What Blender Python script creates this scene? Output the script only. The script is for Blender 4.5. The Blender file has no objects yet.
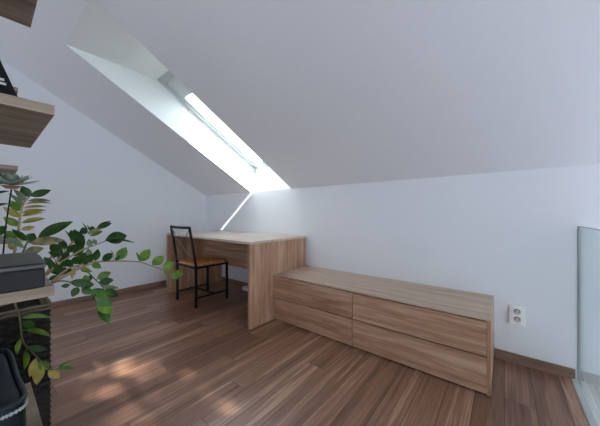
import bpy, bmesh, math, random
from mathutils import Vector, Matrix, Quaternion
random.seed(11)
scene = bpy.context.scene
COL = scene.collection
PI = math.pi

# ------------------------------------------------------------------ materials
def new_mat(name):
    m = bpy.data.materials.new(name); m.use_nodes = True
    nt = m.node_tree
    return m, nt, nt.nodes['Principled BSDF']

def simple(name, col, rough=.5, metal=0, spec=.5, bump=0, bscale=200):
    m, nt, b = new_mat(name)
    b.inputs['Base Color'].default_value = (*col, 1)
    b.inputs['Roughness'].default_value = rough
    b.inputs['Metallic'].default_value = metal
    b.inputs['Specular IOR Level'].default_value = spec
    if bump:
        tc = nt.nodes.new('ShaderNodeTexCoord'); n = nt.nodes.new('ShaderNodeTexNoise')
        n.inputs['Scale'].default_value = bscale; n.inputs['Detail'].default_value = 4
        bp = nt.nodes.new('ShaderNodeBump'); bp.inputs['Strength'].default_value = bump; bp.inputs['Distance'].default_value = .002
        nt.links.new(tc.outputs['Object'], n.inputs['Vector'])
        nt.links.new(n.outputs['Fac'], bp.inputs['Height']); nt.links.new(bp.outputs['Normal'], b.inputs['Normal'])
    return m

def ramp(nt, stops):
    r = nt.nodes.new('ShaderNodeValToRGB'); e = r.color_ramp.elements
    while len(e) < len(stops): e.new(.5)
    for x, (p, c) in zip(e, stops): x.position = p; x.color = (*c, 1)
    return r

def wood(name, axis, dark, mid, light, rough=.45, stretch=22, seed=0.0):
    """laminate with the grain along one axis of the object"""
    m, nt, b = new_mat(name); L = nt.links
    tc = nt.nodes.new('ShaderNodeTexCoord'); mp = nt.nodes.new('ShaderNodeMapping')
    s = [stretch]*3; s[axis] = 1.1
    mp.inputs['Scale'].default_value = s
    oi = nt.nodes.new('ShaderNodeObjectInfo'); vm = nt.nodes.new('ShaderNodeVectorMath'); vm.operation = 'ADD'
    sc = nt.nodes.new('ShaderNodeVectorMath'); sc.operation = 'SCALE'; sc.inputs['Scale'].default_value = 37.3
    cb = nt.nodes.new('ShaderNodeCombineXYZ')
    for i in range(3): L.new(oi.outputs['Random'], cb.inputs[i])
    L.new(cb.outputs[0], sc.inputs[0])
    L.new(tc.outputs['Object'], mp.inputs['Vector']); L.new(mp.outputs[0], vm.inputs[0]); L.new(sc.outputs[0], vm.inputs[1])
    n1 = nt.nodes.new('ShaderNodeTexNoise'); n1.inputs['Scale'].default_value = 1.0; n1.inputs['Detail'].default_value = 5; n1.inputs['Roughness'].default_value = .6; n1.inputs['Distortion'].default_value = .6
    n2 = nt.nodes.new('ShaderNodeTexNoise'); n2.inputs['Scale'].default_value = 6.0; n2.inputs['Detail'].default_value = 6; n2.inputs['Roughness'].default_value = .7
    L.new(vm.outputs[0], n1.inputs['Vector']); L.new(vm.outputs[0], n2.inputs['Vector'])
    mx = nt.nodes.new('ShaderNodeMix'); mx.data_type = 'FLOAT'; mx.inputs[0].default_value = .35
    L.new(n1.outputs['Fac'], mx.inputs[2]); L.new(n2.outputs['Fac'], mx.inputs[3])
    r = ramp(nt, [(.38, dark), (.5, mid), (.61, light)])
    L.new(mx.outputs[0], r.inputs['Fac']); L.new(r.outputs['Color'], b.inputs['Base Color'])
    b.inputs['Roughness'].default_value = rough; b.inputs['Specular IOR Level'].default_value = .35
    bp = nt.nodes.new('ShaderNodeBump'); bp.inputs['Strength'].default_value = .12; bp.inputs['Distance'].default_value = .001
    L.new(mx.outputs[0], bp.inputs['Height']); L.new(bp.outputs['Normal'], b.inputs['Normal'])
    return m

M = {}
OAK = ((.30, .155, .09), (.46, .272, .175), (.60, .40, .28))
for i, a in enumerate('xyz'): M['oak_'+a] = wood('oak_laminate_'+a, i, *OAK)
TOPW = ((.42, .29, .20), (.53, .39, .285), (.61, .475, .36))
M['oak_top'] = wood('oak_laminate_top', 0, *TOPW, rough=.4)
M['desk_top'] = wood('desktop_sheen', 0, (.50, .405, .325), (.58, .485, .40), (.64, .55, .465), rough=.3)  # sky sheen is put into the paler oak colour, besides the gloss
M['desk_top'].node_tree.nodes['Principled BSDF'].inputs['Specular IOR Level'].default_value = .7
SHELF = ((.17, .122, .086), (.28, .21, .152), (.38, .295, .222))
M['shelf'] = wood('shelf_laminate', 1, *SHELF, rough=.5)
WAL = ((.16, .095, .068), (.23, .142, .103), (.30, .19, .14))
M['base_x'] = wood('baseboard_walnut_x', 0, *WAL); M['base_y'] = wood('baseboard_walnut_y', 1, *WAL)

def plank_floor():
    m, nt, b = new_mat('walnut_plank_floor'); L = nt.links
    tc = nt.nodes.new('ShaderNodeTexCoord')
    sep = nt.nodes.new('ShaderNodeSeparateXYZ'); L.new(tc.outputs['Object'], sep.inputs[0])
    rw_ = nt.nodes.new('ShaderNodeMath'); rw_.operation = 'DIVIDE'; rw_.inputs[1].default_value = .128; L.new(sep.outputs['X'], rw_.inputs[0])
    fl = nt.nodes.new('ShaderNodeMath'); fl.operation = 'FLOOR'; L.new(rw_.outputs[0], fl.inputs[0])
    wn = nt.nodes.new('ShaderNodeTexWhiteNoise'); wn.noise_dimensions = '1D'; L.new(fl.outputs[0], wn.inputs['W'])
    ys = nt.nodes.new('ShaderNodeMath'); ys.operation = 'MULTIPLY_ADD'; ys.inputs[1].default_value = 1.25; L.new(wn.outputs['Value'], ys.inputs[0]); L.new(sep.outputs['Y'], ys.inputs[2])
    cmb = nt.nodes.new('ShaderNodeCombineXYZ'); L.new(ys.outputs[0], cmb.inputs['X']); L.new(sep.outputs['X'], cmb.inputs['Y'])
    br = nt.nodes.new('ShaderNodeTexBrick')
    br.inputs['Scale'].default_value = 1.0; br.inputs['Brick Width'].default_value = 1.25; br.inputs['Row Height'].default_value = .128
    br.inputs['Mortar Size'].default_value = .0014; br.inputs['Mortar Smooth'].default_value = .2; br.inputs['Bias'].default_value = 0
    br.offset = 0; br.offset_frequency = 2; br.squash = 1
    br.inputs['Color1'].default_value = (0, 0, 0, 1); br.inputs['Color2'].default_value = (1, 1, 1, 1); br.inputs['Mortar'].default_value = (.5, .5, .5, 1)
    L.new(cmb.outputs[0], br.inputs['Vector'])
    # grain, offset per plank
    off = nt.nodes.new('ShaderNodeMath'); off.operation = 'MULTIPLY'; off.inputs[1].default_value = 53
    L.new(br.outputs['Color'], off.inputs[0])
    sx = nt.nodes.new('ShaderNodeMath'); sx.operation = 'MULTIPLY'; sx.inputs[1].default_value = 17
    L.new(sep.outputs['X'], sx.inputs[0])
    sy = nt.nodes.new('ShaderNodeMath'); sy.operation = 'MULTIPLY_ADD'; sy.inputs[1].default_value = .6
    L.new(sep.outputs['Y'], sy.inputs[0]); L.new(off.outputs[0], sy.inputs[2])
    gv = nt.nodes.new('ShaderNodeCombineXYZ'); L.new(sx.outputs[0], gv.inputs['X']); L.new(sy.outputs[0], gv.inputs['Y']); L.new(off.outputs[0], gv.inputs['Z'])
    n1 = nt.nodes.new('ShaderNodeTexNoise'); n1.inputs['Scale'].default_value = 1.0; n1.inputs['Detail'].default_value = 4; n1.inputs['Roughness'].default_value = .55; n1.inputs['Distortion'].default_value = .5
    n2 = nt.nodes.new('ShaderNodeTexNoise'); n2.inputs['Scale'].default_value = 6.5; n2.inputs['Detail'].default_value = 6; n2.inputs['Roughness'].default_value = .7
    L.new(gv.outputs[0], n1.inputs['Vector']); L.new(gv.outputs[0], n2.inputs['Vector'])
    # cathedral rings: banded noise
    band = nt.nodes.new('ShaderNodeMath'); band.operation = 'MULTIPLY'; band.inputs[1].default_value = 34
    L.new(n1.outputs['Fac'], band.inputs[0])
    sn = nt.nodes.new('ShaderNodeMath'); sn.operation = 'SINE'; L.new(band.outputs[0], sn.inputs[0])
    a1 = nt.nodes.new('ShaderNodeMath'); a1.operation = 'MULTIPLY_ADD'; a1.inputs[1].default_value = .045
    L.new(sn.outputs[0], a1.inputs[0])
    mx = nt.nodes.new('ShaderNodeMix'); mx.data_type = 'FLOAT'; mx.inputs[0].default_value = .42
    L.new(n1.outputs['Fac'], mx.inputs[2]); L.new(n2.outputs['Fac'], mx.inputs[3]); L.new(mx.outputs[0], a1.inputs[2])
    a2 = nt.nodes.new('ShaderNodeMath'); a2.operation = 'MULTIPLY_ADD'; a2.inputs[1].default_value = .15
    sb = nt.nodes.new('ShaderNodeMath'); sb.operation = 'SUBTRACT'; sb.inputs[1].default_value = .5
    L.new(br.outputs['Color'], sb.inputs[0]); L.new(sb.outputs[0], a2.inputs[0]); L.new(a1.outputs[0], a2.inputs[2])
    r = ramp(nt, FLOOR_STOPS)
    L.new(a2.outputs[0], r.inputs['Fac'])
    dk = nt.nodes.new('ShaderNodeMix'); dk.data_type = 'RGBA'; dk.inputs[7].default_value = (.022, .012, .008, 1)
    L.new(br.outputs['Fac'], dk.inputs[0]); L.new(r.outputs['Color'], dk.inputs[6]); L.new(dk.outputs[2], b.inputs['Base Color'])
    b.inputs['Roughness'].default_value = .34; b.inputs['Specular IOR Level'].default_value = .5
    rr = nt.nodes.new('ShaderNodeMapRange'); rr.inputs['To Min'].default_value = .26; rr.inputs['To Max'].default_value = .42
    L.new(n2.outputs['Fac'], rr.inputs['Value']); L.new(rr.outputs[0], b.inputs['Roughness'])
    bp = nt.nodes.new('ShaderNodeBump'); bp.inputs['Strength'].default_value = .35; bp.inputs['Distance'].default_value = .0012; bp.invert = True
    L.new(br.outputs['Fac'], bp.inputs['Height']); L.new(bp.outputs['Normal'], b.inputs['Normal'])
    return m
FLOOR_STOPS = [(.30, (.105, .047, .029)), (.45, (.215, .108, .066)), (.58, (.32, .172, .110)), (.70, (.56, .35, .24))]
M['floor'] = plank_floor()
M['wall'] = simple('white_paint', (.80, .815, .855), .85, spec=.2, bump=.04, bscale=350)
M['lining'] = simple('shaft_lit_drywall', (.84, .875, .87), .6)  # drywall; the brighter, greener light on it is put into the colour
M['frame'] = simple('window_frame_white', (.55, .60, .62), .4)
M['ceil'] = simple('ceiling_paint', (.80, .812, .85), .85, spec=.2)
M['white'] = simple('white_lacquer', (.82, .83, .84), .35)
M['socket'] = simple('socket_plastic', (.92, .92, .91), .35)
M['outlet'] = simple('outlet_face', (.62, .60, .57), .5)
M['recess_shade'] = simple('outlet_shade', (.20, .17, .15), .6)
M['hole'] = simple('dark_hole', (.02, .02, .02), .6)
M['steel'] = simple('steel', (.6, .6, .6), .35, metal=1)
M['channel'] = simple('floor_channel', (.62, .65, .64), .4)
M['black_metal'] = simple('black_steel', (.010, .010, .011), .42, spec=.3)
M['grey_metal'] = simple('dark_grey_rod', (.10, .10, .105), .4)
M['box'] = simple('charcoal_box', (.013, .0135, .016), .6, spec=.25, bump=.15, bscale=500)
M['lid'] = simple('charcoal_lid', (.014, .015, .018), .33)
M['book'] = simple('black_cover', (.006, .008, .011), .7, spec=.15)
M['print'] = simple('grey_print', (.5, .5, .5), .6)
M['leather'] = simple('dark_teal_leather', (.003, .0085, .013), .5, spec=.25, bump=.3, bscale=260)
M['piping'] = simple('teal_piping', (.007, .016, .024), .4, spec=.35)
M['zip'] = simple('grey_zip', (.35, .36, .36), .4)
M['soil'] = simple('potting_soil', (.02, .013, .009), .95, bump=.8, bscale=60)
M['stem'] = simple('plant_stem', (.38, .26, .14), .5)
M['stem_green'] = simple('green_stem', (.10, .09, .045), .5)
M['succulent'] = simple('grey_green_leaf', (.27, .33, .25), .7, spec=.2)
M['clay'] = simple('terracotta', (.30, .15, .08), .7)
M['bark'] = simple('tree_bark', (.09, .06, .04), .9)

def leaf_mat(name, c1, c2):
    m, nt, b = new_mat(name); L = nt.links
    tc = nt.nodes.new('ShaderNodeTexCoord'); n = nt.nodes.new('ShaderNodeTexNoise'); n.inputs['Scale'].default_value = 26; n.inputs['Detail'].default_value = 3
    L.new(tc.outputs['Object'], n.inputs['Vector'])
    r = ramp(nt, [(.38, c1), (.64, c2)]); L.new(n.outputs['Fac'], r.inputs['Fac']); L.new(r.outputs['Color'], b.inputs['Base Color'])
    b.inputs['Roughness'].default_value = .42; b.inputs['Specular IOR Level'].default_value = .32
    tr = nt.nodes.new('ShaderNodeBsdfTranslucent'); L.new(r.outputs['Color'], tr.inputs['Color'])
    ad = nt.nodes.new('ShaderNodeMixShader'); ad.inputs[0].default_value = .22
    out = nt.nodes['Material Output']
    L.new(b.outputs[0], ad.inputs[1]); L.new(tr.outputs[0], ad.inputs[2]); L.new(ad.outputs[0], out.inputs['Surface'])
    return m
M['leaf_g'] = leaf_mat('leaf_deep_green', (.010, .048, .005), (.03, .10, .010))
M['leaf_l'] = leaf_mat('leaf_backlit_green', (.06, .17, .015), (.19, .30, .035))  # lighter copy of the green: backlight put into the leaf colour
M['leaf_y'] = leaf_mat('leaf_yellow_and_lit', (.30, .27, .05), (.55, .44, .12))  # yellowing leaves, and light caught on the first frond as colour
M['leaf_o'] = leaf_mat('leaf_fading', (.09, .12, .05), (.40, .30, .15))
M['leaf_p'] = leaf_mat('leaf_pale_sheen', (.13, .20, .12), (.28, .33, .20))  # sheen on green leaves, painted as a pale leaf colour
M['tree_leaf'] = leaf_mat('tree_leaf', (.03, .08, .01), (.06, .12, .02))

def cane():
    m, nt, b = new_mat('woven_cane'); L = nt.links
    tc = nt.nodes.new('ShaderNodeTexCoord')
    n = nt.nodes.new('ShaderNodeTexNoise'); n.inputs['Scale'].default_value = 45; n.inputs['Detail'].default_value = 5
    L.new(tc.outputs['Object'], n.inputs['Vector'])
    r = ramp(nt, [(.38, (.30, .09, .025)), (.5, (.62, .23, .075)), (.62, (.85, .44, .19))]); L.new(n.outputs['Fac'], r.inputs['Fac']); L.new(r.outputs['Color'], b.inputs['Base Color'])
    b.inputs['Roughness'].default_value = .45
    return m
M['cane'] = cane()
def wick():
    m, nt, b = new_mat('black_brown_wicker'); L = nt.links
    tc = nt.nodes.new('ShaderNodeTexCoord')
    n = nt.nodes.new('ShaderNodeTexNoise'); n.inputs['Scale'].default_value = 30; n.inputs['Detail'].default_value = 4
    L.new(tc.outputs['Object'], n.inputs['Vector'])
    r = ramp(nt, [(.35, (.004, .0032, .003)), (.7, (.016, .0125, .011))]); L.new(n.outputs['Fac'], r.inputs['Fac']); L.new(r.outputs['Color'], b.inputs['Base Color'])
    b.inputs['Roughness'].default_value = .55; b.inputs['Specular IOR Level'].default_value = .3
    return m
M['wicker'] = wick()
M['wicker_rim'] = simple('wicker_rim', (.15, .115, .085), .65, spec=.2)

def glass(name, tint, fac_scale=1.0):
    m = bpy.data.materials.new(name); m.use_nodes = True; nt = m.node_tree; L = nt.links
    nt.nodes.remove(nt.nodes['Principled BSDF'])
    t = nt.nodes.new('ShaderNodeBsdfTransparent'); t.inputs[0].default_value = (*tint, 1)
    g = nt.nodes.new('ShaderNodeBsdfGlossy'); g.inputs['Roughness'].default_value = .02; g.inputs['Color'].default_value = (.9, .95, .94, 1)
    lw = nt.nodes.new('ShaderNodeLayerWeight'); lw.inputs['Blend'].default_value = .5
    pw = nt.nodes.new('ShaderNodeMath'); pw.operation = 'POWER'; pw.inputs[1].default_value = 4; L.new(lw.outputs['Facing'], pw.inputs[0])
    fr = nt.nodes.new('ShaderNodeMath'); fr.operation = 'MULTIPLY_ADD'; fr.inputs[1].default_value = .7; fr.inputs[2].default_value = .05; L.new(pw.outputs[0], fr.inputs[0])
    mx = nt.nodes.new('ShaderNodeMixShader'); L.new(fr.outputs[0], mx.inputs[0]); L.new(t.outputs[0], mx.inputs[1]); L.new(g.outputs[0], mx.inputs[2])
    L.new(mx.outputs[0], nt.nodes['Material Output'].inputs['Surface'])
    return m
M['pane'] = glass('window_glass', (.97, .985, .985))
M['balustrade'] = glass('balustrade_glass', (.93, .965, .96))
M['glass_edge'] = simple('glass_edge', (.10, .17, .165), .2)

# ------------------------------------------------------------------ mesh helpers
def link(name, me, mat=None, parent=None, loc=None, smooth=False):
    o = bpy.data.objects.new(name, me); COL.objects.link(o)
    if mat is not None: me.materials.append(mat)
    if parent is not None: o.parent = parent
    if loc is not None: o.location = loc
    if smooth:
        for p in me.polygons: p.use_smooth = True
    return o
def bm_obj(name, bm, mat=None, parent=None, loc=None, smooth=False):
    bmesh.ops.recalc_face_normals(bm, faces=bm.faces)
    me = bpy.data.meshes.new(name); bm.to_mesh(me); bm.free()
    return link(name, me, mat, parent, loc, smooth)
def add_box(bm, x0, x1, y0, y1, z0, z1, bev=0, seg=2):
    r = bmesh.ops.create_cube(bm, size=1)
    vs = r['verts']
    for v in vs:
        v.co = Vector(((x0+x1)/2+v.co.x*(x1-x0), (y0+y1)/2+v.co.y*(y1-y0), (z0+z1)/2+v.co.z*(z1-z0)))
    if bev:
        es = list({e for v in vs for e in v.link_edges})
        bmesh.ops.bevel(bm, geom=es, offset=bev, segments=seg, profile=.5, affect='EDGES')
def box(name, x0, x1, y0, y1, z0, z1, mat, parent=None, bev=0, org=(0, 0, 0), seg=2):
    """box in world metres; org is the parent's base"""
    bm = bmesh.new(); add_box(bm, x0-org[0], x1-org[0], y0-org[1], y1-org[1], z0-org[2], z1-org[2], bev, seg)
    return bm_obj(name, bm, mat, parent)
def frame_at(d):
    d = d.normalized(); up = Vector((0, 0, 1)) if abs(d.z) < .95 else Vector((1, 0, 0))
    a = d.cross(up).normalized(); return a, a.cross(d).normalized()
def add_tube(bm, pts, r0, r1=None, n=8, cap=True):
    pts = [Vector(p) for p in pts]; r1 = r0 if r1 is None else r1
    rings = []; a = None
    for i, p in enumerate(pts):
        d = (pts[min(i+1, len(pts)-1)] - pts[max(i-1, 0)])
        if a is None: a, b = frame_at(d)
        else:
            d.normalize(); a = (a - d*a.dot(d)).normalized(); b = a.cross(d).normalized()
        r = r0 + (r1-r0)*i/max(1, len(pts)-1)
        rings.append([bm.verts.new(p + (a*math.cos(2*PI*k/n) + b*math.sin(2*PI*k/n))*r) for k in range(n)])
    for q, s in zip(rings, rings[1:]):
        for k in range(n): bm.faces.new((q[k], q[(k+1) % n], s[(k+1) % n], s[k]))
    if cap: bm.faces.new(rings[0][::-1]); bm.faces.new(rings[-1])
def tube(name, pts, r0, mat, parent=None, r1=None, n=8, smooth=True):
    bm = bmesh.new(); add_tube(bm, pts, r0, r1, n); return bm_obj(name, bm, mat, parent, smooth=smooth)
def add_bar(bm, p, q, w, h, up=(0, 0, 1)):
    p, q = Vector(p), Vector(q); d = (q-p).normalized(); u = Vector(up)
    s = d.cross(u).normalized(); u = s.cross(d).normalized()
    A = [bm.verts.new(e + s*w/2*i + u*h/2*j) for e in (p, q) for i, j in ((-1, -1), (1, -1), (1, 1), (-1, 1))]
    for f in ((0, 1, 2, 3), (7, 6, 5, 4), (0, 4, 5, 1), (1, 5, 6, 2), (2, 6, 7, 3), (3, 7, 4, 0)): bm.faces.new([A[k] for k in f])
def bar(name, p, q, w, h, mat, parent=None, up=(0, 0, 1)):
    bm = bmesh.new(); add_bar(bm, p, q, w, h, up); return bm_obj(name, bm, mat, parent)
def smoothpath(P, n=4):
    P = [Vector(p) for p in P]; out = []
    for i in range(len(P)-1):
        p0, p1, p2, p3 = P[max(i-1, 0)], P[i], P[i+1], P[min(i+2, len(P)-1)]
        for k in range(n):
            t = k/n
            out.append(.5*((2*p1) + (p2-p0)*t + (2*p0-5*p1+4*p2-p3)*t*t + (3*p1-p0-3*p2+p3)*t**3))
    return out + [P[-1]]
def tag(o, label, cat, group=None):
    o['label'] = label; o['category'] = cat
    if group: o['group'] = group
    return o
def thing(name, label, cat, loc=(0, 0, 0), group=None):
    o = bpy.data.objects.new(name, None); COL.objects.link(o); o.location = loc; o.empty_display_size = .1
    return tag(o, label, cat, group)
def struct(o): o['kind'] = 'structure'; return o

# ------------------------------------------------------------------ room numbers (metres)
YK, XG, ZK, SL = 2.2381, -3.7294, 1.2863, .5055
TM = math.tan(SL)
XR, YF = 3.2, -4.0                    # right gable, wall behind the camera
YRIDGE = -1.5
def zc(y): return ZK + (YK-y)*TM if y >= YRIDGE else ZK + (YK-YRIDGE)*TM - (YRIDGE-y)*TM
XE = .345                             # floor edge at the stairwell
# ------------------------------------------------------------------ setting
struct(box('floor', XG-.1, XE, YF-.1, YK+.1, -.25, 0, M['floor']))
struct(box('floor_lower', XE-.6, XR+.1, YF-.1, YK+.1, -2.8, -2.65, M['wall']))
struct(box('wall_stairwell', XE-.012, XE, YF, YK, -2.65, -.25, M['wall']))
struct(box('wall_back', XG-.1, XR+.1, YK, YK+.1, -2.65, ZK, M['wall']))
def gable(name, x0, x1, holes=()):
    ys = [YK+.001, YRIDGE, YF]; bm = bmesh.new()
    prof = [(YK+.1, -2.65 if x0 > 0 else -.25), (YK+.1, ZK), (YK, ZK), (YRIDGE, zc(YRIDGE)), (YF, zc(YF)), (YF-.1, zc(YF)), (YF-.1, -2.65 if x0 > 0 else -.25)]
    a = [bm.verts.new((x0, y, z)) for y, z in prof]; b = [bm.verts.new((x1, y, z)) for y, z in prof]
    bm.faces.new(a); bm.faces.new(b[::-1])
    for i in range(len(a)): bm.faces.new((a[i], a[(i+1) % len(a)], b[(i+1) % len(a)], b[i]))
    return struct(bm_obj(name, bm, M['wall']))
gable('wall_left', XG-.1, XG)
def gable_pieces(name, x0, x1, polys):
    bm = bmesh.new()
    for prof in polys:
        a = [bm.verts.new((x0, y, z)) for y, z in prof]; b = [bm.verts.new((x1, y, z)) for y, z in prof]
        bm.faces.new(a); bm.faces.new(b[::-1])
        for i in range(len(a)): bm.faces.new((a[i], a[(i+1) % len(a)], b[(i+1) % len(a)], b[i]))
    return struct(bm_obj(name, bm, M['wall']))
RY0, RY1, RZ0, RZ1 = -2.4, .9, .25, 1.95
YE = YF-.1
gable_pieces('wall_right', XR, XR+.1, [
    [(YE, -2.65), (YK+.1, -2.65), (YK+.1, RZ0), (YE, RZ0)],
    [(RY1, RZ0), (YK+.1, RZ0), (YK+.1, ZK), (YK, ZK), (RY1, zc(RY1))],
    [(YE, RZ0), (RY0, RZ0), (RY0, zc(RY0)), (YE, zc(YE))],
    [(RY0, RZ1), (RY1, RZ1), (RY1, zc(RY1)), (YRIDGE, zc(YRIDGE)), (RY0, zc(RY0))]])
w4 = bpy.data.objects.new('window_4', None); COL.objects.link(w4); struct(w4); w4.location = (XR+.05, (RY0+RY1)/2, RZ0)  # unseen window, added to throw fill light on the left gable
bm = bmesh.new(); hw = (RY1-RY0)/2; H = RZ1-RZ0
for y in (-hw+.03, 0, hw-.03): add_box(bm, -.03, .03, y-.03, y+.03, 0, H)
for z in (.03, H-.03): add_box(bm, -.028, .028, -hw, hw, z-.03, z+.03)
bm_obj('window_frame', bm, M['white'], w4)
bm = bmesh.new(); add_box(bm, -.004, .004, -hw+.02, hw-.02, .02, H-.02); bm_obj('window_pane', bm, M['pane'], w4)
# front wall (behind the camera) with a wide glazed opening
bm = bmesh.new()
WX0, WX1, WZ0, WZ1 = -3.4, -.9, .4, 1.88
for r in ((XG, WX0, -.25, zc(YF)), (WX1, XR, -2.65, zc(YF)), (WX0, WX1, WZ1, zc(YF)), (WX0, WX1, -.25, WZ0)):
    add_box(bm, r[0], r[1], YF-.1, YF, r[2], r[3])
struct(bm_obj('wall_front', bm, M['wall']))
w3 = thing('window_3', 'wide white framed window in the wall facing the desk', 'window', ((WX0+WX1)/2, YF-.05, WZ0)); del w3['label'], w3['category']; struct(w3)
bm = bmesh.new(); cx = (WX0+WX1)/2; hw = (WX1-WX0)/2; H = WZ1-WZ0
for x in (-hw+.03, -hw/3, hw/3, hw-.03): add_box(bm, x-.03, x+.03, -.03, .03, 0, H)
for z in (.03, H-.03): add_box(bm, -hw, hw, -.028, .028, z-.03, z+.03)
bm_obj('window_frame', bm, M['white'], w3)
bm = bmesh.new(); add_box(bm, -hw+.02, hw-.02, -.004, .004, .02, H-.02); bm_obj('window_pane', bm, M['pane'], w3)

# ceiling: slope with two openings, and the far slope behind the camera
XSL, XSR, YT = -2.6357, -1.921, .401           # visible skylight opening
X2L, X2R, Y2B, Y2T = .85, 2.35, .45, -1.0      # second skylight above the stairs
def slope_grid(xs, ys, holes):
    bm = bmesh.new(); V = {}
    def v(x, y):
        k = (round(x, 4), round(y, 4))
        if k not in V: V[k] = bm.verts.new((x, y, zc(y)))
        return V[k]
    for x0, x1 in zip(xs, xs[1:]):
        for y0, y1 in zip(ys, ys[1:]):
            mx, my = (x0+x1)/2, (y0+y1)/2
            if any(h[0] < mx < h[1] and h[2] < my < h[3] for h in holes): continue
            bm.faces.new((v(x0, y0), v(x1, y0), v(x1, y1), v(x0, y1)))
    return bm
bm = slope_grid([XG-.1, XSL, XSR, X2L, X2R, XR+.1], sorted([YF-.1, YRIDGE, Y2T, YT, Y2B, YK]), [(XSL, XSR, YT, YK), (X2L, X2R, Y2T, Y2B)])
struct(bm_obj('ceiling', bm, M['ceil']))

TV = .365                              # depth of the shaft, vertical
def zi(y): return zc(y) + TV           # plane of the inner face of the roof window
def skylight(n, xl, xr, yb, yt, vertical_bottom, cassette):
    """shaft (level head, near-plumb foot) and roof window"""
    ytop = yt
    # head is level: it meets the window plane where zi(y) = zc(yt)
    yh = yt + TV/TM
    if vertical_bottom: yf = yb + .082
    else: yf = yb + .02
    bm = bmesh.new()
    def q(*p): bm.faces.new([bm.verts.new(c) for c in p])
    for x in (xl, xr):
        q((x, yb, zc(yb)), (x, yt, zc(yt)), (x, yh, zi(yh)), (x, yf, zi(yf)))
    q((xl, yt, zc(yt)), (xr, yt, zc(yt)), (xr, yh, zi(yh)), (xl, yh, zi(yh)))
    q((xl, yb, zc(yb)), (xr, yb, zc(yb)), (xr, yf, zi(yf)), (xl, yf, zi(yf)))
    bmesh.ops.remove_doubles(bm, verts=bm.verts, dist=1e-5)
    s = struct(bm_obj('trim_%d' % n, bm, M['lining']))
    # window in slope coordinates: origin at foot-left, u = +x, s = up the slope, n = outward
    w = bpy.data.objects.new('window_%d' % n, None); COL.objects.link(w); struct(w)
    U = Vector((1, 0, 0)); S = Vector((0, -math.cos(SL), math.sin(SL))); N = Vector((0, math.sin(SL), math.cos(SL)))
    w.matrix_world = Matrix(((U.x, S.x, N.x, xl), (U.y, S.y, N.y, yf), (U.z, S.z, N.z, zi(yf)), (0, 0, 0, 1)))
    Wd = xr-xl; Ln = (yf-yh)/math.cos(SL)
    rw, rt, rb, hn = .082, .105, .115, .06
    e = .04                                     # rails run past the shaft so no light slips by
    bm = bmesh.new()
    add_box(bm, -e, rw*.55, -e, Ln+e, 0, hn); add_box(bm, Wd-rw*.55, Wd+e, -e, Ln+e, 0, hn)
    add_box(bm, 0, Wd, -e, rb*.6, 0, hn); add_box(bm, 0, Wd, Ln-rt*.6, Ln+e, 0, hn)
    bm_obj('window_frame', bm, M['frame'], w)
    bm = bmesh.new()
    a = rw*.55+.002; b = Wd-a
    add_box(bm, a, rw, rb*.6+.002, Ln-rt*.6-.002, .008, hn-.002, .002); add_box(bm, Wd-rw, b, rb*.6+.002, Ln-rt*.6-.002, .008, hn-.002, .002)
    add_box(bm, a, b, rb*.6+.002, rb, .008, hn-.003, .002); add_box(bm, a, b, Ln-rt, Ln-rt*.6-.002, .008, hn-.003, .002)
    bm_obj('sash', bm, M['frame'], w)
    bm = bmesh.new(); add_box(bm, rw-.01, Wd-rw+.01, rb-.01, Ln-rt+.01, .048, .056)
    bm_obj('window_pane', bm, M['pane'], w)
    if cassette:
        bm = bmesh.new(); add_box(bm, Wd-rw-.085, Wd-rw+.004, .34, Ln-.262, .012, .046, .003)
        bm_obj('sun_stop', bm, M['white'], w)  # added block, out of view; keeps the sun sliver off the gable wall
        bm = bmesh.new(); add_box(bm, rw-.004, Wd-rw+.004, Ln-.264, Ln-rt+.004, .012, .046, .006)
        bm_obj('blind_cassette', bm, M['frame'], w)
        hb = bmesh.new(); add_box(hb, .12, Wd-.12, Ln-.055, Ln-.04, -.028, -.018, .003)
        for x in (.14, Wd-.14): add_box(hb, x-.008, x+.008, Ln-.055, Ln-.04, -.02, .002)
        bm_obj('window_handle', hb, M['steel'], w)
    return w
skylight(1, XSL, XSR, YK, YT, True, True)
skylight(2, X2L, X2R, Y2B, Y2T, False, False)

# baseboards
BH = .062
struct(box('baseboard_left', XG, XG+.014, YF, YK, 0, BH, M['base_y'], bev=.002))
struct(box('baseboard_back', XG+.014, -1.7061, YK-.014, YK, 0, BH, M['base_x'], bev=.002))
struct(box('baseboard_right', -.054, .332, YK-.014, YK, 0, BH, M['base_x'], bev=.002))

# glass balustrade at the stairwell
bal = thing('glass_balustrade', 'clear greenish glass panel standing at the stairwell edge', 'balustrade', (.349, 1.5, 0))
bm = bmesh.new(); add_box(bm, -.006, .006, -.62, .735, -.12, .922, .001); g = bm_obj('glass_panel', bm, M['balustrade'], bal)
bm = bmesh.new(); add_box(bm, -.0062, .0062, -.62, .7355, .9215, .9245); add_box(bm, -.0062, .0062, .7352, .7375, -.12, .922)
bm_obj('panel_edge', bm, M['glass_edge'], bal)
bm = bmesh.new(); add_box(bm, -.036, -.0065, -.62, .736, .0005, .008, .001); bm_obj('floor_channel', bm, M['channel'], bal)
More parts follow.
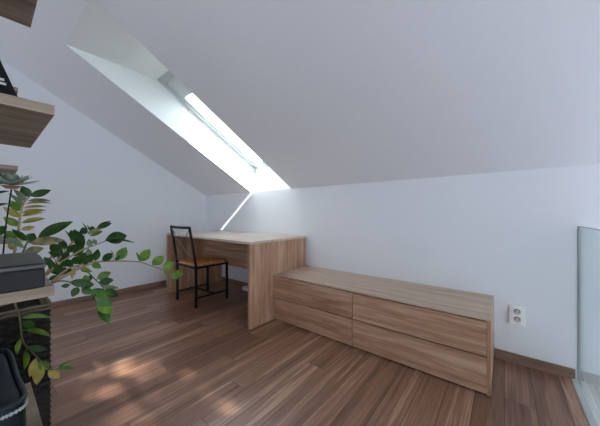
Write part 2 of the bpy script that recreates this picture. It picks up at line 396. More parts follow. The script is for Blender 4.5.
# ------------------------------------------------------------------ desk
XDL, XDR, YD, ZD = -3.2935, -1.7041, 1.4359, .7542
YU = 1.7236
o = ((XDL+XDR)/2, (YD+YK)/2, 0)
desk = thing('desk', 'wide light oak desk below the roof window, panel sided', 'desk', o)
TT = .022
box('desktop', XDL, XDR, YD, YK-.001, ZD-TT, ZD, M['desk_top'], desk, .0012, o)
box('side_panel', XDL+.001, XDL+.027, YD+.002, YK-.016, 0, ZD-TT, M['oak_z'], desk, .001, o)
box('side_panel', XDR-.028, XDR-.001, YD+.002, YU-.001, 0, ZD-TT, M['oak_z'], desk, .001, o)
box('rear_side_panel', XDR-.028, XDR-.001, YU, YK-.016, 0, ZD-TT, M['oak_z'], desk, .001, o)
box('modesty_panel', XDL+.027, XDR-.028, 1.936, 1.954, .352, ZD-TT, M['oak_x'], desk, .001, o)

# ------------------------------------------------------------------ low drawer unit
XU0, XU1, XUM, ZU, ZGAP = -1.7035, -.058, -.8822, .4264, .2138
o = ((XU0+XU1)/2, (YU+YK)/2, 0)
du = thing('drawer_unit', 'low long oak drawer unit against the white knee wall beside the desk', 'drawer unit', o)
FT = .019
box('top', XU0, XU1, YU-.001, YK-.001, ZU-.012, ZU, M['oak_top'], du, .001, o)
for x in (XU0, XU1-.016): box('side_panel', x, x+.016, YU-.001, YK-.001, .004, ZU-.0122, M['oak_z'], du, .001, o)
box('centre_panel', XUM-.009, XUM+.009, YU+FT+.002, YK-.02, .03, ZU-.0122, M['oak_z'], du, 0, o)
box('back_panel', XU0+.016, XU1-.016, YK-.014, YK-.004, .03, ZU-.0122, M['oak_x'], du, 0, o)
box('plinth', XU0+.016, XU1-.016, YU+.03, YU+.046, 0, .05, M['black_metal'], du, 0, o)
for (xa, xb) in ((XU0+.0175, XUM-.002), (XUM+.002, XU1-.0175)):
    for (za, zb) in ((.012, ZGAP-.0038), (ZGAP+.0038, ZU-.0195)):
        d = box('drawer', xa, xb, YU, YU+FT, za, zb, M['oak_x'], du, .0015, o)
        bm = bmesh.new(); add_box(bm, xa-o[0]+.012, xb-o[0]-.012, YU+FT-o[1]+.0005, YU+.42-o[1], za+.012, zb-.03)
        bm_obj('drawer_box', bm, M['oak_y'], d)

# ------------------------------------------------------------------ double wall socket
so = tag(bpy.data.objects.new('wall_socket', None), 'white double socket with two stacked outlets low on the wall beside the glass', 'socket'); COL.objects.link(so)
so.location = (.066, YK, .321)
bm = bmesh.new(); add_box(bm, -.0425, .0425, -.014, -.0003, -.067, .067, .004, 3); bm_obj('cover_plate', bm, M['socket'], so, smooth=False)
bm = bmesh.new(); add_box(bm, -.029, .029, -.0165, -.0135, -.055, .055, .0025); bm_obj('insert', bm, M['socket'], so)
for z in (.025, -.025):
    bm = bmesh.new()
    m4 = Matrix.Translation((0, -.0162, z)) @ Matrix.Rotation(PI/2, 4, 'X')
    bmesh.ops.create_cone(bm, cap_ends=True, segments=28, radius1=.0195, radius2=.0195, depth=.0012, matrix=m4)
    ol = bm_obj('outlet', bm, M['outlet'], so)
    bm = bmesh.new()
    for x in (-.0095, .0095):
        bmesh.ops.create_cone(bm, cap_ends=True, segments=12, radius1=.0034, radius2=.0034, depth=.001, matrix=Matrix.Translation((x, -.0171, z)) @ Matrix.Rotation(PI/2, 4, 'X'))
    bm_obj('contact_hole', bm, M['hole'], ol)
    bm = bmesh.new()
    bmesh.ops.create_cone(bm, cap_ends=True, segments=12, radius1=.0028, radius2=.0024, depth=.012, matrix=Matrix.Translation((0, -.022, z+.0095)) @ Matrix.Rotation(PI/2, 4, 'X'))
    bm_obj('earth_pin', bm, M['steel'], ol)
    bm = bmesh.new()
    R = .0195; n = 22; up = []
    for k in range(n+1):
        a = PI*.12 + PI*.76*k/n; up.append(((R*1.0)*math.cos(a), z+R*math.sin(a))); 
    inn = [((R-.006)*math.cos(PI*.12+PI*.76*k/n), z+(R-.006)*math.sin(PI*.12+PI*.76*k/n)) for k in range(n+1)]
    A = [bm.verts.new((x, -.0172, zz)) for x, zz in up]; B = [bm.verts.new((x, -.0172, zz)) for x, zz in inn]
    for k in range(n): bm.faces.new((A[k], A[k+1], B[k+1], B[k]))
    bmesh.ops.solidify(bm, geom=bm.faces[:], thickness=.0006)
    bm_obj('recess_shade', bm, M['recess_shade'], ol)  # dark crescent: shade of the outlet recess put in as colour

# ------------------------------------------------------------------ power strip under the desk
ps = thing('power_strip', 'small white power strip lying on the floor under the desk', 'power strip', (-2.55, 2.15, 0))
bm = bmesh.new(); add_box(bm, -.12, .12, -.028, .028, 0, .05, .008, 3); bm_obj('housing', bm, M['white'], ps)
for x in (-.07, 0, .07):
    bm = bmesh.new(); bmesh.ops.create_cone(bm, cap_ends=True, segments=20, radius1=.019, radius2=.019, depth=.001, matrix=Matrix.Translation((x, 0, .0505)))
    bm_obj('outlet', bm, M['socket'], ps)

# ------------------------------------------------------------------ chair
CX, CY = -2.757, 1.61
ch = thing('dining_chair', 'black metal cross-back chair with woven brown seat at the desk', 'chair', (CX, CY, 0))
bx, fx, yr, yf = .205, .205, -.193, .193
BM_ = M['black_metal']; T = .022
for s in (-1, 1):
    # rear leg and raked back post are one bent steel bar
    bm = bmesh.new(); P = [(s*bx, yr, 0), (s*bx, yr, .44), (s*bx, yr-.072, .858)]
    add_bar(bm, P[0], P[1], T, T, (0, 1, 0)); add_bar(bm, (s*bx, yr, .432), P[2], T, T*.9, (0, 1, 0))
    bm_obj('leg', bm, BM_, ch)
for s in (-1, 1): bar('leg', (s*fx, yf, 0), (s*fx, yf, .432), T, T, BM_, ch, (0, 1, 0))
# top rail, gently bowed
pts = [(bx*t, yr-.072-.014*(1-t*t), .852-.004*(1-t*t)) for t in [-1+2*k/10 for k in range(11)]]
bm = bmesh.new()
for p, q in zip(pts, pts[1:]): add_bar(bm, p, q, T, .026)
bm_obj('top_rail', bm, BM_, ch)
lo = .47
def back(x, z): return Vector((x, yr-.072*(z-.44)/.418, z))
def cross(name, a, b):
    A, B = Vector(a), Vector(b); pts = []
    for k in range(13):
        t = k/12; p = A.lerp(B, t); p.y -= .012*math.sin(PI*t); pts.append(p)
    return tube(name, pts, .0038, M['grey_metal'], ch, n=8)
cross('cross_bar', back(-bx+.008, .835), back(bx-.008, lo)); cross('cross_bar', back(bx-.008, .835), back(-bx+.008, lo))
bm = bmesh.new(); bmesh.ops.create_uvsphere(bm, u_segments=10, v_segments=8, radius=.009, matrix=Matrix.Translation(back(0, .652)+Vector((0, -.012, 0))))
bm_obj('cross_knot', bm, M['grey_metal'], ch, smooth=True)
# seat frame
bm = bmesh.new()
for s in (-1, 1): add_bar(bm, (s*bx, yr+.011, .42), (s*bx, yf-.011, .42), T*.9, .024)
for y in (yr, yf): add_bar(bm, (-bx+.011, y, .42), (bx-.011, y, .42), T*.9, .024)
bm_obj('seat_frame', bm, BM_, ch)
for s in (-1, 1): bar('side_stretcher', (s*bx, yr+.011, .1), (s*bx, yf-.011, .1), .016, .016, BM_, ch)
bar('cross_stretcher', (-bx+.008, .02, .1), (bx-.008, .02, .1), .016, .016, BM_, ch)
# woven seat: interlaced strips on a domed pad
bm = bmesh.new(); NX, NY = 72, 72
def seat_z(x, y, i, j):
    ex = 1-abs(x)/.208; ey = 1-abs(y)/.2
    edge = min(1, min(ex, ey)*9)
    cellx, celly = int((i/NX)*12), int((j/NY)*12)
    over = (cellx+celly) % 2
    fx_, fy_ = (i/NX*12) % 1, (j/NY*12) % 1
    h = math.sin(PI*fx_) if over else math.sin(PI*fy_)
    return .438 + .014*edge + .004*h*edge
g = [[bm.verts.new((-.204+.408*i/NX, -.186+.385*j/NY, seat_z(-.204+.408*i/NX, -.193+.386*j/NY, i, j))) for j in range(NY+1)] for i in range(NX+1)]
for i in range(NX):
    for j in range(NY): bm.faces.new((g[i][j], g[i+1][j], g[i+1][j+1], g[i][j+1]))
ext = bmesh.ops.extrude_edge_only(bm, edges=[e for e in bm.edges if e.is_boundary])
for v in [x for x in ext['geom'] if isinstance(x, bmesh.types.BMVert)]: v.co.z = .4325
bm_obj('seat', bm, M['cane'], ch, smooth=True)

# ------------------------------------------------------------------ shelving units on the left
def shelf_unit(label, x0, x1, yend, levels, th, group):
    t = thing('shelving_unit', label, 'shelf', ((x0+x1)/2, -.6, 0), group)
    o = ((x0+x1)/2, -.6, 0)
    for z in levels: box('shelf', x0, x1, -1.3, yend, z, z+th, M['shelf'], t, .0008, o)
    for y in (-.16, -1.2):
        zs = [0]+[k for z in levels for k in (z, z+th)]
        bm = bmesh.new()
        lo_ = 0
        for z in levels:
            if z-lo_ > .02: add_box(bm, x0+.02-o[0], x1-.02-o[0], y-.011-o[1], y+.011-o[1], lo_, z)
            lo_ = z+th
        bm_obj('upright', bm, M['shelf'], t)
    return t
LV = (.030, .4255, .8205, 1.215, 1.610)
shelf_unit('wooden shelving unit with thick boards in the foreground holding the charcoal box', -1.215, -.768, .0990, LV, .0215, 'shelving units')
shelf_unit('wooden shelving unit with thick boards farther back, behind the potted plant', -2.495, -2.04, .12, (.030, .4355, .8405, 1.234, 1.655), .0215, 'shelving units')

# charcoal box on the shelf
cb = thing('storage_box', 'charcoal storage box with a domed lid on the wooden shelf', 'box', (-.9, -.2, .842))
bm = bmesh.new(); add_box(bm, -.124, .130, -.3, .2845, 0, .041, .003, 2); bm_obj('body', bm, M['box'], cb)
bm = bmesh.new(); prof = [(.131, .0425), (.131, .049), (.127, .0525)] + [(.127-.245*t,   .0525+.006*math.sin(PI*min(1, t*1.0))**.8*1.0) for t in [k/10 for k in range(1, 10)]] + [(-.121, .0525), (-.125, .049), (-.125, .0425)]
a = [bm.verts.new((x, -.301, z)) for x, z in prof]; b = [bm.verts.new((x, .2855, z)) for x, z in prof]
bm.faces.new(a); bm.faces.new(b[::-1])
for i in range(len(a)): bm.faces.new((a[i], a[(i+1) % len(a)], b[(i+1) % len(a)], b[i]))
bm_obj('lid', bm, M['lid'], cb)

# black slanted file box on the upper shelf
bk = thing('magazine_file', 'black slant-fronted file box on the upper wooden shelf, two pale bars on its side', 'file box', (-.945, 0, 1.2368))
prof = [(-.22, 0), (.0675, 0), (-.028, .262), (-.22, .275)]
bm = bmesh.new(); a = [bm.verts.new((-.045, y, z)) for y, z in prof]; b = [bm.verts.new((.045, y, z)) for y, z in prof]
bm.faces.new(a); bm.faces.new(b[::-1])
for i in range(4): bm.faces.new((a[i], a[(i+1) % 4], b[(i+1) % 4], b[i]))
es = list(bm.edges); bmesh.ops.bevel(bm, geom=es, offset=.0015, segments=2, profile=.5, affect='EDGES')
bm_obj('body', bm, M['book'], bk)
for z, ye in ((.0595, .0345), (.0685, .0315)): bm = bmesh.new(); add_box(bm, .0451, .0456, -.06, ye, z, z+.0052); bm_obj('printed_bar', bm, M['print'], bk)

# dark bag on the lower shelf
bag = thing('leather_bag', 'dark teal leather bag with zip and piping on the lower shelf', 'bag', (-.96, -.15, .447))
sec = []   # rounded outline seen from above, bulging to the front right
bm = bmesh.new()
def outline(z, grow):
    # superellipse footprint
    pts = []
    for k in range(48):
        a = 2*PI*k/48; c, s = math.cos(a), math.sin(a)
        ex = .2
        x = (abs(c)**ex)*(1 if c >= 0 else -1)*(.142+grow); y = (abs(s)**ex)*(1 if s >= 0 else -1)*(.217+grow)
        pts.append((x, y*(1-(.142-x)*.30) if y > 0 else y, z))
    return pts
def ztop(x): return .137 + max(0, (-x-.02))*.30
rings = []
for (t, gr) in ((0, -.012), (.012, -.003), (.06, 0), (.11, -.001), (1.0, -.004)):
    if t < 1: rings.append([bm.verts.new(p) for p in outline(t, gr)])
    else: rings.append([bm.verts.new((x, y, ztop(x))) for x, y, _ in outline(0, gr)])
for sc_, dz in ((.93, .008), (.7, .013), (.3, .015)):
    rings.append([bm.verts.new((x*sc_, y*sc_, ztop(x*sc_)+dz)) for x, y, _ in outline(0, -.004)])
for q, s in zip(rings, rings[1:]):
    for k in range(48): bm.faces.new((q[k], q[(k+1) % 48], s[(k+1) % 48], s[k]))
bm.faces.new(rings[0][::-1]); bm.faces.new(rings[-1])
bm_obj('body', bm, M['leather'], bag, smooth=True)
bm = bmesh.new(); ol_ = [Vector((x, y, ztop(x)+.003)) for x, y, _ in outline(0, -.003)]
add_tube(bm, ol_+[ol_[0]], .0055, n=8, cap=False); bm_obj('piping', bm, M['piping'], bag, smooth=True)
bm = bmesh.new()
ol_ = smoothpath([Vector((x, y, ztop(x)-.012)) for x, y, _ in outline(0, .0005)], 3)
zp = [p for p in ol_ if p.x > .05 and p.y > -.2]
zp = smoothpath(zp, 1); dense = []
for p, q in zip(zp, zp[1:]):
    k = max(1, int((q-p).length/.0016)); dense += [p.lerp(q, t/k) for t in range(k)]
rings = []
for k, p in enumerate(dense):
    d = (dense[min(k+1, len(dense)-1)]-dense[max(k-1, 0)]).normalized(); nrm = Vector((d.y, -d.x, 0))
    if nrm.dot(Vector((p.x, p.y, 0))) < 0: nrm = -nrm
    h = .0036 if k % 3 else .0012; w_ = .0018 if k % 3 else .0006
    rings.append([bm.verts.new(p+nrm*a+Vector((0, 0, b))) for a, b in ((-.001, -h), (w_, -h), (w_, h), (-.001, h))])
for a, b in zip(rings, rings[1:]):
    for k in range(4): bm.faces.new((a[k], a[(k+1) % 4], b[(k+1) % 4], b[k]))
bm_obj('zipper', bm, M['zip'], bag)

# ------------------------------------------------------------------ wicker planter
PX0, PX1, PY0, PY1, PH = -1.75, -1.3, -.3, .160, .665
pc = ((PX0+PX1)/2, (PY0+PY1)/2)
pl = thing('wicker_planter', 'tall square black wicker planter on the floor behind the shelf', 'planter', (*pc, 0))
hx, hy = (PX1-PX0)/2, (PY1-PY0)/2
per = []; step = .0045
def side(a, b):
    n = int(round((Vector(b)-Vector(a)).length/step)); return [tuple(Vector(a).lerp(Vector(b), k/n)) for k in range(n)]
rc = .012
loop = side((hx, -hy+rc), (hx, hy-rc)) + [(hx-.0035, hy-.0035)] + side((hx-rc, hy), (-hx+rc, hy)) + [(-hx+.0035, hy-.0035)] + side((-hx, hy-rc), (-hx, -hy+rc)) + [(-hx+.0035, -hy+.0035)] + side((-hx+rc, -hy), (hx-rc, -hy)) + [(hx-.0035, -hy+.0035)]
n = len(loop); bm = bmesh.new(); rows = []
rowh = .0105; sub = 4; NR = int((PH-.02)/rowh)
for r in range(NR*sub+1):
    z = .004 + r*rowh/sub; fr = (r % sub)/sub; ri = r//sub
    ring = []
    for k, (x, y) in enumerate(loop):
        ph = k*step/.02
        wv = math.sin(PI*fr)                       # strand cross-section
        ov = math.sin(PI*ph + (PI if ri % 2 else 0))   # over and under the stakes
        d = -.004 + .0022*wv + .0036*ov*wv
        nx = 1 if abs(x) > hx-.004 else 0; ny = 1 if abs(y) > hy-.004 else 0
        l = math.hypot(x, y)
        vx = math.copysign(1, x) if abs(x) > hx-.001 else (0 if abs(y) > hy-.001 else math.copysign(.7, x))
        vy = math.copysign(1, y) if abs(y) > hy-.001 else (0 if abs(x) > hx-.001 else math.copysign(.7, y))
        ring.append(bm.verts.new((x+vx*d, y+vy*d, z)))
    rows.append(ring)
for q, s in zip(rows, rows[1:]):
    for k in range(n): bm.faces.new((q[k], q[(k+1) % n], s[(k+1) % n], s[k]))
bm.faces.new(rows[0][::-1])
bm_obj('basket', bm, M['wicker'], pl, smooth=True)
bm = bmesh.new()
for dz, off in ((PH-.012, 0), (PH+.002, .002), (PH-.004, -.013)):
    pts = [Vector((sx*(hx+off-.004), sy*(hy+off-.004), dz)) for sx, sy in ((1, -1), (1, 1), (-1, 1), (-1, -1), (1, -1))]
    P2 = []
    for a, b in zip(pts, pts[1:]):
        for k in range(24): P2.append(a.lerp(b, k/24)+Vector((0, 0, .0016*math.sin(k*2.1))))
    add_tube(bm, P2+[P2[0]], .0048, n=8, cap=False)
bm_obj('rim', bm, M['wicker_rim'], pl, smooth=True)
bm = bmesh.new()
A = []
N_ = 18
gg = [[bm.verts.new((-hx+.016+(2*hx-.032)*i/N_, -hy+.016+(2*hy-.032)*j/N_, PH-.03+random.uniform(-.004, .006))) for j in range(N_+1)] for i in range(N_+1)]
for i in range(N_):
    for j in range(N_): bm.faces.new((gg[i][j], gg[i+1][j], gg[i+1][j+1], gg[i][j+1]))
bm_obj('soil', bm, M['soil'], pl, smooth=True)
FRONDS = [
 ((0.006, 0.003), [(-1.47, 0.027, 0.681), (-1.48, 0.069, 0.806), (-1.49, 0.077, 0.842), (-1.5, 0.086, 0.896), (-1.5, 0.091, 0.955), (-1.5, 0.096, 1.006), (-1.5, 0.104, 1.042), (-1.5, 0.118, 1.067)], [
   ((-1.5, 0.11, 1.053), (-1.5, 0.113, 1.05), (-1.497, 0.182, 1.055), 0.0121, 'p'),
   ((-1.5, 0.104, 1.04), (-1.5, 0.107, 1.038), (-1.493, 0.184, 1.045), 0.012, 'y'),
   ((-1.5, 0.1, 1.023), (-1.5, 0.102, 1.022), (-1.492, 0.169, 1.029), 0.014, 'y'),
   ((-1.5, 0.096, 1.003), (-1.5, 0.099, 1.002), (-1.488, 0.166, 1.015), 0.0199, 'y'),
   ((-1.5, 0.095, 0.991), (-1.5, 0.099, 0.99), (-1.493, 0.157, 1.006), 0.0199, 'y'),
   ((-1.5, 0.092, 0.964), (-1.5, 0.098, 0.962), (-1.488, 0.163, 0.981), 0.0239, 'y'),
   ((-1.5, 0.089, 0.936), (-1.5, 0.095, 0.935), (-1.513, 0.136, 0.946), 0.0238, 'y'),
   ((-1.5, 0.118, 1.067), (-1.5, 0.118, 1.067), (-1.501, 0.099, 1.11), 0.0364, 'g'),
   ((-1.5, 0.118, 1.067), (-1.5, 0.121, 1.071), (-1.488, 0.181, 1.099), 0.0324, 'g'),
   ((-1.5, 0.108, 1.049), (-1.5, 0.11, 1.046), (-1.496, 0.077, 1.096), 0.0201, 'p'),
   ((-1.5, 0.101, 1.026), (-1.5, 0.102, 1.026), (-1.489, 0.064, 1.079), 0.016, 'p'),
   ((-1.5, 0.097, 1.009), (-1.5, 0.095, 1.01), (-1.511, 0.065, 1.053), 0.0278, 'l'),
   ((-1.5, 0.094, 0.986), (-1.5, 0.094, 0.986), (-1.501, 0.05, 1.025), 0.0318, 'y'),
   ((-1.5, 0.091, 0.951), (-1.5, 0.091, 0.951), (-1.507, 0.05, 0.987), 0.0277, 'l'),
   ((-1.5, 0.086, 0.899), (-1.5, 0.086, 0.9), (-1.499, 0.055, 0.933), 0.0316, 'l'),
   ((-1.493, 0.08, 0.858), (-1.493, 0.08, 0.857), (-1.491, 0.062, 0.887), 0.0235, 'y'),
   ((-1.499, 0.085, 0.893), (-1.499, 0.088, 0.891), (-1.513, 0.111, 0.901), 0.0237, 'y'),
 ]),
 ((0.0045, 0.002), [(-1.42, 0.059, 0.683), (-1.4, 0.082, 0.832), (-1.4, 0.095, 0.857), (-1.4, 0.105, 0.889), (-1.4, 0.118, 0.896), (-1.4, 0.134, 0.906)], [
   ((-1.4, 0.107, 0.89), (-1.4, 0.105, 0.897), (-1.411, 0.068, 0.943), 0.0226, 'g'),
   ((-1.4, 0.109, 0.891), (-1.4, 0.108, 0.897), (-1.409, 0.124, 0.925), 0.0339, 'g'),
   ((-1.4, 0.134, 0.906), (-1.4, 0.134, 0.906), (-1.383, 0.233, 0.969), 0.0423, 'g'),
   ((-1.4, 0.11, 0.891), (-1.4, 0.11, 0.889), (-1.389, 0.21, 0.893), 0.034, 'o'),
   ((-1.4, 0.095, 0.858), (-1.4, 0.097, 0.856), (-1.414, 0.152, 0.864), 0.0299, 'o'),
   ((-1.4, 0.099, 0.87), (-1.4, 0.097, 0.871), (-1.388, 0.046, 0.92), 0.0187, 'p'),
 ]),
 ((0.004, 0.002), [(-1.35, 0.02, 0.708), (-1.36, 0.018, 0.91), (-1.38, 0.023, 1.116)], [
   ((-1.375, 0.022, 1.064), (-1.375, 0.021, 1.064), (-1.385, 0.06, 1.081), 0.0103, 'g'),
   ((-1.371, 0.021, 1.022), (-1.371, 0.021, 1.022), (-1.368, 0.059, 1.036), 0.0103, 'g'),
   ((-1.38, 0.023, 1.116), (-1.38, 0.023, 1.13), (-1.39, 0.058, 1.138), 0.0104, 'g'),
   ((-1.379, 0.023, 1.102), (-1.379, 0.023, 1.102), (-1.393, 0.051, 1.109), 0.0104, 'g'),
   ((-1.361, 0.019, 0.924), (-1.361, 0.018, 0.924), (-1.351, 0.054, 0.957), 0.034, 'g'),
   ((-1.36, 0.018, 0.907), (-1.36, 0.021, 0.907), (-1.368, 0.05, 0.921), 0.017, 'p'),
 ]),
 ((0.0075, 0.0026), [(-1.55, 0.038, 0.653), (-1.7, 0.153, 0.715), (-1.75, 0.195, 0.763), (-1.8, 0.245, 0.801), (-1.85, 0.299, 0.828), (-1.9, 0.351, 0.871), (-1.95, 0.43, 0.906), (-2.0, 0.519, 0.945)], [
   ((-1.86, 0.31, 0.837), (-1.86, 0.309, 0.837), (-1.872, 0.282, 0.91), 0.011, 'g'),
   ((-1.873, 0.323, 0.848), (-1.873, 0.32, 0.852), (-1.854, 0.304, 0.91), 0.0391, 'g'),
   ((-1.878, 0.36, 0.803), (-1.878, 0.36, 0.803), (-1.864, 0.318, 0.914), 0.0571, 'g'),
   ((-1.912, 0.369, 0.879), (-1.912, 0.371, 0.875), (-1.921, 0.368, 0.921), 0.0408, 'g'),
   ((-1.923, 0.386, 0.886), (-1.923, 0.387, 0.885), (-1.905, 0.36, 0.951), 0.0089, 'g'),
   ((-1.931, 0.399, 0.892), (-1.931, 0.398, 0.896), (-1.929, 0.388, 0.932), 0.0089, 'g'),
   ((-1.936, 0.408, 0.896), (-1.936, 0.408, 0.895), (-1.929, 0.416, 0.925), 0.03, 'g'),
   ((-1.924, 0.389, 0.887), (-1.924, 0.392, 0.879), (-1.936, 0.467, 0.911), 0.0237, 'o'),
   ((-1.959, 0.447, 0.913), (-1.959, 0.447, 0.911), (-1.942, 0.515, 0.94), 0.0309, 'g'),
   ((-1.957, 0.442, 0.911), (-1.957, 0.442, 0.911), (-1.949, 0.511, 0.953), 0.0246, 'g'),
   ((-1.927, 0.393, 0.889), (-1.927, 0.402, 0.866), (-1.909, 0.46, 0.894), 0.0238, 'l'),
   ((-1.806, 0.251, 0.804), (-1.806, 0.253, 0.8), (-1.79, 0.214, 0.846), 0.0469, 'g'),
   ((-1.799, 0.243, 0.8), (-1.799, 0.252, 0.785), (-1.807, 0.209, 0.805), 0.0311, 'g'),
   ((-1.777, 0.221, 0.783), (-1.777, 0.238, 0.753), (-1.783, 0.289, 0.808), 0.0407, 'g'),
   ((-1.825, 0.271, 0.814), (-1.825, 0.279, 0.795), (-1.838, 0.348, 0.83), 0.0427, 'g'),
   ((-1.839, 0.31, 0.768), (-1.839, 0.31, 0.768), (-1.854, 0.36, 0.811), 0.0437, 'g'),
   ((-1.838, 0.322, 0.733), (-1.838, 0.322, 0.733), (-1.855, 0.369, 0.781), 0.033, 'g'),
   ((-1.842, 0.29, 0.824), (-1.842, 0.29, 0.824), (-1.85, 0.341, 0.785), 0.0379, 'g'),
   ((-1.773, 0.217, 0.78), (-1.773, 0.219, 0.777), (-1.769, 0.255, 0.834), 0.0402, 'g'),
 ]),
 ((0.0075, 0.0028), [(-1.5, 0.042, 0.659), (-1.52, 0.146, 0.714), (-1.55, 0.17, 0.73), (-1.6, 0.211, 0.76), (-1.62, 0.255, 0.788), (-1.66, 0.314, 0.816), (-1.7, 0.375, 0.832), (-1.72, 0.428, 0.848)], [
   ((-1.72, 0.428, 0.848), (-1.72, 0.426, 0.854), (-1.74, 0.535, 0.87), 0.0774, 'g'),
   ((-1.72, 0.428, 0.848), (-1.72, 0.433, 0.848), (-1.713, 0.568, 0.828), 0.0111, 'g'),
   ((-1.685, 0.351, 0.826), (-1.685, 0.351, 0.826), (-1.691, 0.348, 0.867), 0.0261, 'p'),
   ((-1.702, 0.381, 0.834), (-1.702, 0.38, 0.837), (-1.71, 0.369, 0.864), 0.0214, 'p'),
   ((-1.574, 0.189, 0.744), (-1.574, 0.194, 0.735), (-1.561, 0.239, 0.751), 0.0357, 'g'),
   ((-1.605, 0.222, 0.767), (-1.605, 0.225, 0.762), (-1.606, 0.267, 0.769), 0.0324, 'g'),
   ((-1.619, 0.253, 0.787), (-1.619, 0.262, 0.768), (-1.627, 0.319, 0.779), 0.043, 'g'),
   ((-1.591, 0.203, 0.754), (-1.591, 0.21, 0.743), (-1.592, 0.184, 0.783), 0.0318, 'g'),
   ((-1.61, 0.233, 0.774), (-1.61, 0.246, 0.744), (-1.602, 0.211, 0.709), 0.033, 'g'),
   ((-1.549, 0.169, 0.729), (-1.549, 0.179, 0.711), (-1.567, 0.22, 0.718), 0.0261, 'g'),
   ((-1.604, 0.219, 0.765), (-1.604, 0.232, 0.738), (-1.585, 0.271, 0.715), 0.0325, 'g'),
 ]),
 ((0.0075, 0.0022), [(-1.48, 0.054, 0.66), (-1.44, 0.149, 0.703), (-1.42, 0.175, 0.72), (-1.44, 0.217, 0.738), (-1.47, 0.271, 0.758), (-1.5, 0.32, 0.769), (-1.52, 0.363, 0.768), (-1.55, 0.445, 0.755), (-1.6, 0.555, 0.727), (-1.63, 0.629, 0.689), (-1.66, 0.705, 0.648), (-1.68, 0.769, 0.602)], [
   ((-1.482, 0.291, 0.763), (-1.482, 0.291, 0.762), (-1.502, 0.298, 0.814), 0.0272, 'g'),
   ((-1.489, 0.302, 0.765), (-1.489, 0.3, 0.774), (-1.479, 0.316, 0.814), 0.0366, 'g'),
   ((-1.506, 0.333, 0.769), (-1.506, 0.333, 0.776), (-1.493, 0.341, 0.833), 0.033, 'g'),
   ((-1.52, 0.363, 0.768), (-1.52, 0.363, 0.77), (-1.539, 0.412, 0.801), 0.0387, 'g'),
   ((-1.538, 0.412, 0.76), (-1.538, 0.412, 0.766), (-1.527, 0.401, 0.819), 0.0076, 'p'),
   ((-1.547, 0.436, 0.756), (-1.547, 0.436, 0.762), (-1.552, 0.473, 0.824), 0.0487, 'l'),
   ((-1.542, 0.421, 0.758), (-1.542, 0.421, 0.759), (-1.539, 0.442, 0.787), 0.0203, 'g'),
   ((-1.597, 0.549, 0.729), (-1.597, 0.549, 0.734), (-1.617, 0.541, 0.784), 0.0112, 'l'),
   ((-1.6, 0.555, 0.727), (-1.6, 0.555, 0.73), (-1.618, 0.614, 0.792), 0.0535, 'l'),
   ((-1.629, 0.628, 0.69), (-1.629, 0.629, 0.695), (-1.642, 0.703, 0.737), 0.0533, 'l'),
   ((-1.659, 0.702, 0.649), (-1.659, 0.704, 0.654), (-1.641, 0.77, 0.69), 0.0498, 'l'),
   ((-1.678, 0.762, 0.607), (-1.678, 0.762, 0.607), (-1.69, 0.853, 0.598), 0.0452, 'l'),
   ((-1.678, 0.762, 0.607), (-1.678, 0.762, 0.607), (-1.668, 0.802, 0.571), 0.0323, 'l'),
   ((-1.662, 0.71, 0.644), (-1.662, 0.711, 0.647), (-1.645, 0.728, 0.615), 0.0188, 'l'),
   ((-1.5, 0.32, 0.769), (-1.5, 0.32, 0.769), (-1.482, 0.35, 0.743), 0.028, 'l'),
   ((-1.463, 0.258, 0.753), (-1.463, 0.253, 0.766), (-1.469, 0.244, 0.715), 0.0218, 'y'),
   ((-1.47, 0.271, 0.758), (-1.47, 0.271, 0.758), (-1.476, 0.315, 0.732), 0.0222, 'l'),
 ]),
 ((0.004, 0.002), [(-1.55, 0.049, 0.65), (-1.55, 0.17, 0.734), (-1.55, 0.217, 0.761), (-1.55, 0.268, 0.757), (-1.53, 0.3, 0.736), (-1.5, 0.331, 0.692), (-1.48, 0.357, 0.653)], [
   ((-1.498, 0.334, 0.688), (-1.498, 0.338, 0.692), (-1.497, 0.393, 0.715), 0.0377, 'l'),
   ((-1.491, 0.342, 0.675), (-1.491, 0.344, 0.677), (-1.48, 0.4, 0.677), 0.0377, 'g'),
   ((-1.482, 0.354, 0.658), (-1.482, 0.35, 0.654), (-1.498, 0.385, 0.672), 0.0377, 'p'),
   ((-1.48, 0.357, 0.653), (-1.48, 0.357, 0.648), (-1.47, 0.418, 0.636), 0.0189, 'p'),
   ((-1.48, 0.357, 0.653), (-1.48, 0.361, 0.638), (-1.468, 0.413, 0.598), 0.0426, 'g'),
   ((-1.507, 0.324, 0.703), (-1.507, 0.303, 0.678), (-1.493, 0.293, 0.72), 0.0278, 'l'),
   ((-1.511, 0.32, 0.708), (-1.511, 0.322, 0.711), (-1.529, 0.304, 0.674), 0.0235, 'g'),
 ]),
 ((0.004, 0.0015), [(-1.42, 0.054, 0.67), (-1.38, 0.151, 0.725), (-1.38, 0.176, 0.731), (-1.38, 0.208, 0.728), (-1.38, 0.248, 0.703), (-1.38, 0.284, 0.67), (-1.38, 0.312, 0.625), (-1.38, 0.333, 0.584), (-1.38, 0.347, 0.548)], [
   ((-1.38, 0.223, 0.719), (-1.38, 0.223, 0.721), (-1.362, 0.297, 0.7), 0.0367, 'g'),
   ((-1.38, 0.255, 0.698), (-1.38, 0.255, 0.698), (-1.396, 0.305, 0.688), 0.025, 'g'),
   ((-1.38, 0.226, 0.718), (-1.38, 0.223, 0.709), (-1.386, 0.197, 0.708), 0.0204, 'g'),
   ((-1.38, 0.251, 0.701), (-1.38, 0.248, 0.695), (-1.376, 0.229, 0.66), 0.0311, 'g'),
   ((-1.38, 0.262, 0.691), (-1.38, 0.261, 0.688), (-1.363, 0.291, 0.659), 0.0335, 'g'),
   ((-1.38, 0.284, 0.67), (-1.38, 0.288, 0.674), (-1.386, 0.36, 0.637), 0.0342, 'g'),
